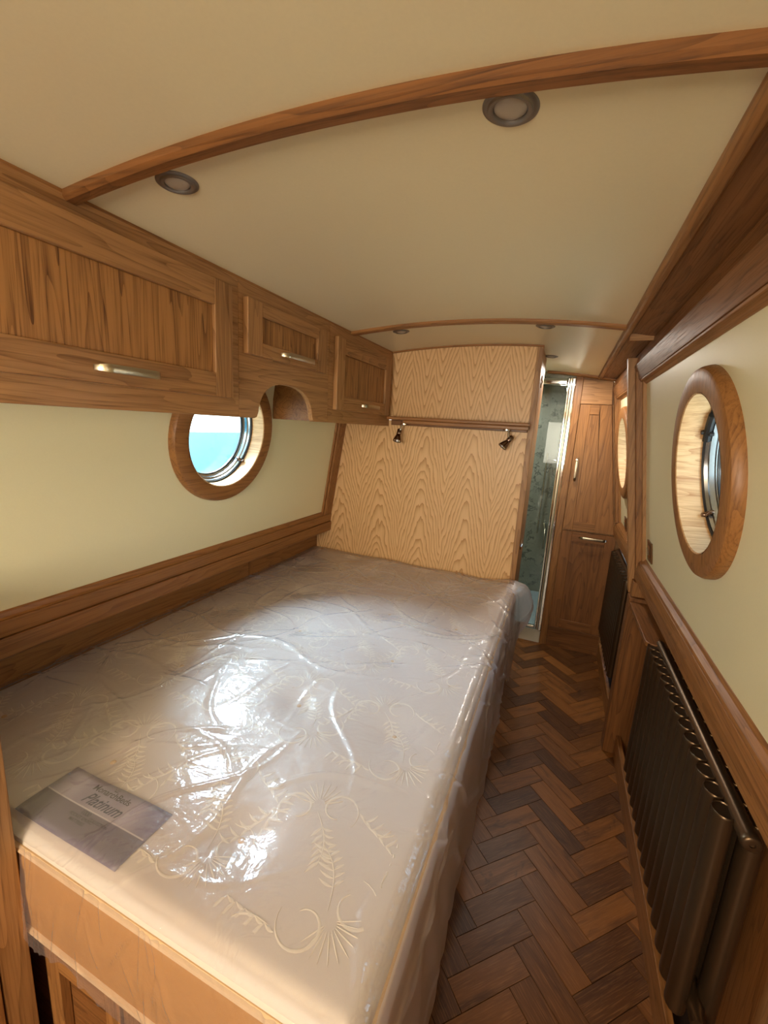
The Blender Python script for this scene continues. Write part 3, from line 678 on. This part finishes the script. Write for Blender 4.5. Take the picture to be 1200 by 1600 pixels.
# ---------------------------------------------------------------- bed base and foot cupboard
MX0, MX1, MY0, MY1, MZT, MZB = -1.350, -0.137, 0.358, 2.236, -0.763, -1.005
bed = thing('bed_base', 'fixed oak bed base with recessed panels carrying the mattress', 'bed', (-0.74, 1.3, -1.5))
box('side_panel', -0.175, -0.150, 0.36, YB-0.001, -1.5, MZB-0.012, moak['Y'], bed)
box('end_panel', MX0, -0.176, 0.385, 0.405, -1.5, MZB-0.012, dark['X'], bed)
box('slat_deck', MX0, -0.145, 0.375, YB-0.001, MZB-0.011, MZB-0.001, moak['X'], bed)
for k in range(3):
    x0 = -0.815+0.225*k; x1 = x0+0.215
    dw = bpy.data.objects.new('drawer', None); C.objects.link(dw); dw.parent = bed; dw.location = Vector((x0, 0.37, -1.4+H)) - bed.location
    for (a, b, c, d_, mt) in ((x0, x0+0.04, -1.45, -1.03, moak['Z']), (x1-0.04, x1, -1.45, -1.03, moak['Z']), (x0+0.04, x1-0.04, -1.08, -1.03, moak['X']), (x0+0.04, x1-0.04, -1.45, -1.39, moak['X'])):
        o = box('front_rail', a, b, 0.366, 0.3845, c, d_, mt); o.parent = dw; o.location = -(bed.location+dw.location)
fc = thing('bedside_cupboard', 'dark oak cupboard at the foot of the bed on the left edge', 'cupboard', (-1.1, 0.1, -1.5))
box('carcass', -1.352, -0.842, -0.25, 0.345, -1.5, -0.40, moak['Z'], fc)
box('corner_post', -0.8415, -0.822, 0.302, 0.348, -1.5, -0.40, oak['Z'], fc)
box('drawer', -0.8415, -0.820, -0.25, 0.299, -0.645, -0.41, oak['Y'], fc)
dd = shaker_door(fc, None, -0.25, 0.299, -1.42, -0.652, 0.07, 0.07, 0.07, -0.820, -0.8415, 'X', moak, moak['Z'])

# ---------------------------------------------------------------- mattress
TUFTS = []
for j, yy in enumerate((0.53, 0.91, 1.25, 1.58, 1.90, 2.14)):
    for xx in ((-1.22, -0.845, -0.46) if j % 2 == 0 else (-1.03, -0.60, -0.315)): TUFTS.append((xx+0.02*math.sin(7*j), yy+0.02*math.cos(5*xx*9)))
def mh(x, y):
    z = MZT - 0.004
    for tx, ty in TUFTS:
        d2 = ((x-tx)**2+(y-ty)**2); z -= 0.007*math.exp(-d2/0.0030) + 0.005*math.exp(-d2/0.012)
    z += 0.004*noise.noise(Vector((x*4, y*4, 1.3)))
    e = min(x-MX0, MX1-x, y-MY0, MY1-y); r = 0.035
    if e < r: z -= r - math.sqrt(max(0, r*r-(r-max(e, 0))**2))
    return z
mat_t = thing('mattress', 'cream damask mattress still in clear plastic wrapping', 'mattress', (-0.74, 1.3, MZB))
bm = bmesh.new(); nx, ny = 110, 160
sx = [MX0+(MX1-MX0)*(0.5-0.5*math.cos(PI*i/nx))*0.6+(MX1-MX0)*i/nx*0.4 for i in range(nx+1)]; sy = [MY0+(MY1-MY0)*(0.5-0.5*math.cos(PI*j/ny))*0.6+(MY1-MY0)*j/ny*0.4 for j in range(ny+1)]
G = [[bm.verts.new((x, y, mh(x, y)+H)) for y in sy] for x in sx]
for i in range(nx):
    for j in range(ny): bm.faces.new((G[i][j], G[i+1][j], G[i+1][j+1], G[i][j+1]))
loop = [G[i][0] for i in range(nx+1)] + [G[nx][j] for j in range(1, ny+1)] + [G[i][ny] for i in range(nx-1, -1, -1)] + [G[0][j] for j in range(ny-1, 0, -1)]
prev = loop
for (dz, out) in ((-0.06, 0.004), (-0.10, 0.0015), (-0.14, 0.004), (-0.20, 0.0)):
    cur = []
    for v in loop:
        ox = -out if v.co.x < MX0+1e-4 else (out if v.co.x > MX1-1e-4 else 0); oy = -out if v.co.y < MY0+1e-4 else (out if v.co.y > MY1-1e-4 else 0)
        cur.append(bm.verts.new((v.co.x+ox, v.co.y+oy, MZT+dz+H if dz > -0.2 else MZB+H)))
    n = len(loop)
    for k in range(n): bm.faces.new((prev[k], cur[k], cur[(k+1) % n], prev[(k+1) % n]))
    prev = cur
bm.faces.new(prev)
mo = finish('mattress_body', bm, matt_m, mat_t, smooth=True)
mo.data.materials.append(border_m)
for p in mo.data.polygons:
    if abs(p.normal.z) < 0.4 and p.center.z < MZT-0.035+H: p.material_index = 1
for zz, nm in ((MZT-0.040, 'piping'), (MZB+0.012, 'piping')):
    e = 0.001; pts = [(MX0+.03, MY0-e, zz), (MX1-0.03, MY0-e, zz), (MX1-0.008, MY0+0.008, zz), (MX1+e, MY0+0.03, zz), (MX1+e, MY1-0.03, zz), (MX1-0.03, MY1+e, zz)]
    tube(nm, pts, 0.0065, tape_m, mat_t, 8)
# woven pattern: raised scrolls, fans and sprigs
bm = bmesh.new()
def ribbon(pts, w0, wmid):
    n = len(pts); prevv = None
    for i, (x, y) in enumerate(pts):
        a = pts[max(0, i-1)]; b = pts[min(n-1, i+1)]; dx, dy = b[0]-a[0], b[1]-a[1]; L = math.hypot(dx, dy) or 1
        t = i/(n-1); w_ = w0+(wmid-w0)*math.sin(PI*t); px, py = -dy/L*w_/2, dx/L*w_/2
        if not (MX0+0.05 < x < MX1-0.05 and MY0+0.05 < y < MY1-0.05): prevv = None; continue
        cur = [bm.verts.new((x+px, y+py, mh(x+px, y+py)+0.0004+H)), bm.verts.new((x, y, mh(x, y)+0.0013+H)), bm.verts.new((x-px, y-py, mh(x-px, y-py)+0.0004+H))]
        if prevv: bm.faces.new((prevv[0], prevv[1], cur[1], cur[0])); bm.faces.new((prevv[1], prevv[2], cur[2], cur[1]))
        prevv = cur
def motif(cx, cy, rot_, s, fl):
    def T(p): 
        x, y = p[0]*fl*s, p[1]*s; c, q = math.cos(rot_), math.sin(rot_); return (cx+c*x-q*y, cy+q*x+c*y)
    for k in range(11):                                   # fan of petals
        a = math.radians(10+16*k); L = 0.050+0.010*math.sin(PI*k/10)
        ribbon([T((math.cos(a)*L*t*(1+0.15*t), math.sin(a)*L*t+0.006*t*t)) for t in [0.25+0.75*i/8 for i in range(9)]], 0.0006, 0.0032)
    for sd in (1, -1):                                     # scrolls
        ribbon([T((sd*(0.020+0.052*math.cos(-0.9+1.0*t*5.6)*(1-0.55*t)+0.030), -0.012+0.052*math.sin(-0.9+t*5.6)*(1-0.55*t))) for t in [i/22 for i in range(23)]], 0.001, 0.006)
        ribbon([T((sd*(0.11+0.075*t), -0.03-0.10*t+0.07*t*t)) for t in [i/12 for i in range(13)]], 0.001, 0.005)
        for j in range(5):
            bx0, by0 = 0.115+0.016*j, -0.035-0.018*j
            for q in (1, -1):
                ribbon([T((sd*(bx0+0.022*t*q+0.008*t), by0+0.020*t-0.012*q*t*(1-t))) for t in [i/6 for i in range(7)]], 0.0005, 0.0065)
    ribbon([T((0.03*math.sin(2.4*t), -0.02-0.13*t)) for t in [i/12 for i in range(13)]], 0.001, 0.0035)
    for j in range(6):
        for q in (1, -1):
            bx0, by0 = 0.03*math.sin(2.4*(0.3+0.12*j)), -0.02-0.13*(0.3+0.12*j)
            ribbon([T((bx0+q*0.024*t, by0-0.016*t+0.01*q*t*t)) for t in [i/6 for i in range(7)]], 0.0005, 0.0065)
row = 0; yy = 0.47
while yy < 2.25:
    xx = -1.24 + (0.125 if row % 2 else 0)
    while xx < -0.2:
        motif(xx, yy, 0.35 if row % 2 else -2.4, 0.84, 1 if row % 2 else -1); xx += 0.25
    yy += 0.175; row += 1
finish('woven_pattern', bm, damask_m, mat_t, smooth=True)['kind'] = 'stuff'
bm = bmesh.new()
for k_, (tx, ty) in enumerate(TUFTS):
    o = lathe('tuft', [(0.0, 0.003), (0.004, 0.0025), (0.007, 0.0)], (tx, ty, mh(tx, ty)), (0, 0, 1), tape_m, mat_t, 12)
bm.free()

# printed card
cd = thing('product_card', 'silver grey printed card lying on the foot end of the mattress', 'card', (-0.747, 0.437, MZT))
CX0, CX1, CY0, CY1 = -0.888, -0.607, 0.382, 0.500
bm = bmesh.new(); n1, n2 = 20, 10
def ch(x, y): return max(mh(x, y), MZT-0.010)+0.0030
g = [[bm.verts.new((CX0+(CX1-CX0)*i/n1, CY0+(CY1-CY0)*j/n2, ch(CX0+(CX1-CX0)*i/n1, CY0+(CY1-CY0)*j/n2)+H)) for j in range(n2+1)] for i in range(n1+1)]
for i in range(n1):
    for j in range(n2): bm.faces.new((g[i][j], g[i+1][j], g[i+1][j+1], g[i][j+1]))
card = finish('card_face', bm, card_m, cd, smooth=True)
so = card.modifiers.new('thick', 'SOLIDIFY'); so.thickness = 0.0008; so.offset = -1
def flat_strip(nm, pts, w_, mat):
    bm = bmesh.new(); prevv = None
    for i, (x, y) in enumerate(pts):
        a = pts[max(0, i-1)]; b = pts[min(len(pts)-1, i+1)]; dx, dy = b[0]-a[0], b[1]-a[1]; L = math.hypot(dx, dy) or 1
        cur = [bm.verts.new((x+s*dy/L*w_/2, y-s*dx/L*w_/2, ch(x, y)+0.0006+H)) for s in (1, -1)]
        if prevv: bm.faces.new((prevv[0], cur[0], cur[1], prevv[1]))
        prevv = cur
    return finish(nm, bm, mat, cd)
flat_strip('rule', [(CX0+0.004+i*0.01365, 0.4395) for i in range(21)], 0.0026, card_rule)
def text(s, x, y, size, mat, shear=0.0, sxs=1.0):
    cu = bpy.data.curves.new('lettering', 'FONT'); cu.body = s; cu.size = size; cu.shear = shear; cu.align_x = 'CENTER'; cu.extrude = 0.0001; cu.offset = size*0.006
    o = bpy.data.objects.new('lettering', cu); C.objects.link(o); dg = bpy.context.evaluated_depsgraph_get()
    me = bpy.data.meshes.new_from_object(o.evaluated_get(dg)); bpy.data.objects.remove(o)
    for v in me.vertices:
        px, py = x+v.co.x*sxs, y+v.co.y; v.co = (px, py, ch(px, py)+0.0008+v.co.z+H)
    me.materials.clear(); me.materials.append(mat)
    q = bpy.data.objects.new('lettering', me); C.objects.link(q); q.parent = cd; q.location = -cd.location; return q
text('MonarchBeds', -0.752, 0.4755, 0.0190, ink)
text('Platinum', -0.748, 0.4475, 0.033, ink2, 0.45, 0.88)
text('1000', -0.757, 0.4285, 0.012, ink); text('POCKET SPRING', -0.757, 0.4195, 0.0085, ink); text('MATTRESS', -0.757, 0.411, 0.0085, ink); text('COLLECTION', -0.715, 0.424, 0.008, ink)
for dx in (-1, 0, 1): flat_strip('crown_mark', [(-0.752+dx*0.003, 0.4905), (-0.752+dx*0.0045, 0.4935), (-0.752+dx*0.0065, 0.4965-abs(dx)*0.001)], 0.0009, ink)
flat_strip('crown_mark', [(-0.757, 0.4900), (-0.752, 0.4894), (-0.747, 0.4900)], 0.0014, ink)

# ---------------------------------------------------------------- polythene sheet over the mattress
rng = np.random.RandomState(5)
NU, NV = 330, 380
HANG = 0.44
Wt = MX1-MX0
us = np.linspace(0, Wt+0.004+HANG, NU); vs = np.linspace(MY0-0.006, MY1+0.004, NV)
UU, VV = np.meshgrid(us, vs, indexing='ij')
r0 = 0.022
mhv = np.vectorize(mh)
Xtop = MX0 + np.minimum(UU, Wt)
base_z = mhv(np.clip(Xtop, MX0+0.02, MX1-0.012), np.clip(VV, MY0+0.012, MY1-0.012))
over = np.clip(UU-Wt, 0, None)
X = np.where(over > 0, MX1+0.006+0.010*np.minimum(over/0.02, 1), Xtop); Z = np.where(over > 0, base_z-over, base_z)
wr = np.zeros_like(UU)
for k in range(150):                                       # creases fanning out from random points
    cx_, cy2 = rng.uniform(0, Wt+0.3), rng.uniform(MY0, MY1); a = rng.uniform(0, PI); L = rng.uniform(0.06, 0.30); wd = rng.uniform(0.003, 0.010); am = rng.uniform(0.0012, 0.0050)
    dx, dy = UU-cx_, VV-cy2; s = dx*math.cos(a)+dy*math.sin(a); q = -dx*math.sin(a)+dy*math.cos(a) + 0.03*np.sin(s*14+k)
    wr += am*np.exp(-(q/wd)**2)*np.exp(-(s/L)**4)
low = np.zeros_like(UU)
for k in range(14):
    fx, fy, ph = rng.uniform(-9, 9), rng.uniform(-9, 9), rng.uniform(0, 6.28); low += 0.0010*np.sin(fx*UU+fy*VV+ph)
top_l = 0.0062 + wr + np.maximum(low+0.002, 0)
side = np.clip(over/0.05, 0, 1)
fold = (0.5+0.5*np.sin(VV*19+2.2*np.sin(VV*5)+over*7))*np.clip(over/0.2, 0, 1)
fold2 = (0.5+0.5*np.sin(VV*47+3*np.sin(VV*9)-over*12))*np.clip(over/0.1, 0, 1)
bulge = 0.012*fold + 0.005*fold2 + 0.010*np.clip(over/0.3, 0, 1)
corner = np.exp(-((VV-(MY1-0.02))/0.085)**2)*np.exp(-((over-0.10)/0.13)**2)*(over > 0)
Z = Z + np.where(over > 0, 0, top_l)
X = X + np.where(over > 0, bulge+wr*1.6+0.075*corner, 0)
crt = np.exp(-((VV-(MY1-0.03))/0.05)**2)*np.exp(-((UU-Wt+0.02)/0.07)**2); Z = Z + 0.016*crt
hem = 0.035*np.sin(VV*6.0+1)+0.02*np.sin(VV*23)+0.012*np.sin(VV*61)
lim = 0.36+hem+0.07*np.clip((1.0-VV)/0.6, 0, 1)
Zc = np.where(over > 0, np.maximum(Z, base_z-lim), Z)
keep = over <= lim+0.004
verts = np.stack([X, VV, Zc+H], -1).reshape(-1, 3)
faces = []
kk = keep
for i in range(NU-1):
    a = i*NV
    for j in range(NV-1):
        if kk[i, j] and kk[i+1, j+1]: faces.append((a+j, a+NV+j, a+NV+j+1, a+j+1))
me = bpy.data.meshes.new('top_sheet'); me.from_pydata(verts.tolist(), [], faces); me.materials.append(plastic_m); me.materials.append(plastic_side)
me.polygons.foreach_set('use_smooth', [True]*len(me.polygons))
for p in me.polygons:
    if p.center.x > MX1+0.004: p.material_index = 1
bmt = bmesh.new(); bmt.from_mesh(me); bmesh.ops.delete(bmt, geom=[v for v in bmt.verts if not v.link_faces], context='VERTS'); bmt.to_mesh(me); bmt.free()
ps = thing('plastic_wrap', 'clear crinkled polythene wrap draped over the mattress and down its side', 'plastic wrap', (-0.5, 1.3, MZT))
o = bpy.data.objects.new('top_sheet', me); C.objects.link(o); o.parent = ps; o.location = -ps.location
# the end flap at the foot
NU2, NV2 = 240, 50; us = np.linspace(-0.816, MX1+0.01, NU2); vs = np.linspace(0, 0.34, NV2); UU, VV = np.meshgrid(us, vs, indexing='ij')
wr = np.zeros_like(UU)
for k in range(70):
    cx_, cy2 = rng.uniform(us[0], us[-1]), rng.uniform(0, 0.3); a = rng.uniform(0.9, 2.2); L = rng.uniform(0.03, 0.12); wd = rng.uniform(0.002, 0.006); am = rng.uniform(0.001, 0.004)
    dx, dy = UU-cx_, VV-cy2; s = dx*math.cos(a)+dy*math.sin(a); q = -dx*math.sin(a)+dy*math.cos(a); wr += am*np.exp(-(q/wd)**2)*np.exp(-(s/L)**4)
hemz = 0.20+0.06*np.clip((UU-us[0])/0.7, 0, 1)+0.012*np.sin(UU*30)
Zf = MZT-0.02-np.minimum(VV, hemz); Yf = MY0-0.008-wr-0.006*np.clip(VV/0.1, 0, 1)-0.004*(0.5+0.5*np.sin(UU*40+VV*10))*np.clip(VV/0.1, 0, 1)
verts = np.stack([UU, Yf, Zf+H], -1).reshape(-1, 3); faces = []
for i in range(NU2-1):
    for j in range(NV2-1):
        if VV[i, j] < hemz[i, j]: faces.append((i*NV2+j, (i+1)*NV2+j, (i+1)*NV2+j+1, i*NV2+j+1))
me = bpy.data.meshes.new('end_flap'); me.from_pydata(verts.tolist(), [], faces); me.materials.append(plastic_clear); me.polygons.foreach_set('use_smooth', [True]*len(me.polygons))
bmt = bmesh.new(); bmt.from_mesh(me); bmesh.ops.delete(bmt, geom=[v for v in bmt.verts if not v.link_faces], context='VERTS'); bmt.to_mesh(me); bmt.free()
o = bpy.data.objects.new('end_flap', me); C.objects.link(o); o.parent = ps; o.location = -ps.location

# ---------------------------------------------------------------- outside
def water_mat():
    nb = NB('canal_water'); nb.bsdf(rgb(14, 70, 78), 0.8, normal=nb.bump(nb.noise(nb.obj(), 2.0, 3.0), 0.2, 0.05), spec=0.08); return nb.m
struct(box('canal_water', -26, -2.2, -30, 60, -1.35, -1.30, water_mat(), bevel=0), 'bright turquoise canal water outside the left porthole', 'water')
green = plain('green_paint', rgb(60, 140, 104), 0.4, 0.0, 30, 0.05); tan = plain('tan_paint', rgb(205, 150, 96), 0.4, 0.0, 30, 0.05); crm = plain('cream_paint', rgb(226, 220, 205), 0.4, 0.0, 30, 0.05); slate = plain('slate_paint', rgb(120, 120, 132), 0.4, 0.0, 30, 0.05)
bx0 = box
box = lambda nm, a, b, *r, **k: bx0(nm, a+1.0, b+1.0, *r, **k)
nbt = thing('neighbouring_boat', 'painted green and tan boat side seen through the right porthole', 'boat', (3.0, 4.0, -1.5))
box('hull', 2.0, 2.4, -3.0, 14.0, -1.5, -0.45, slate, nbt, 0.02); box('cabin_side', 2.06, 2.36, -2.5, 13.5, -0.449, 0.28, crm, nbt, 0.02)
for k in range(9):
    y = -1.6+1.6*k
    box('painted_panel', 2.045, 2.059, y, y+1.15, -0.34, 0.18, green if k % 2 else tan, nbt, 0.004)
    lathe('porthole_rim', [(0.20, 0.0), (0.20, 0.02), (0.16, 0.025), (0.15, 0.0)], (3.06, y+1.37, -0.05), (-1, 0, 0), crm if k % 2 else tan, nbt, 32)
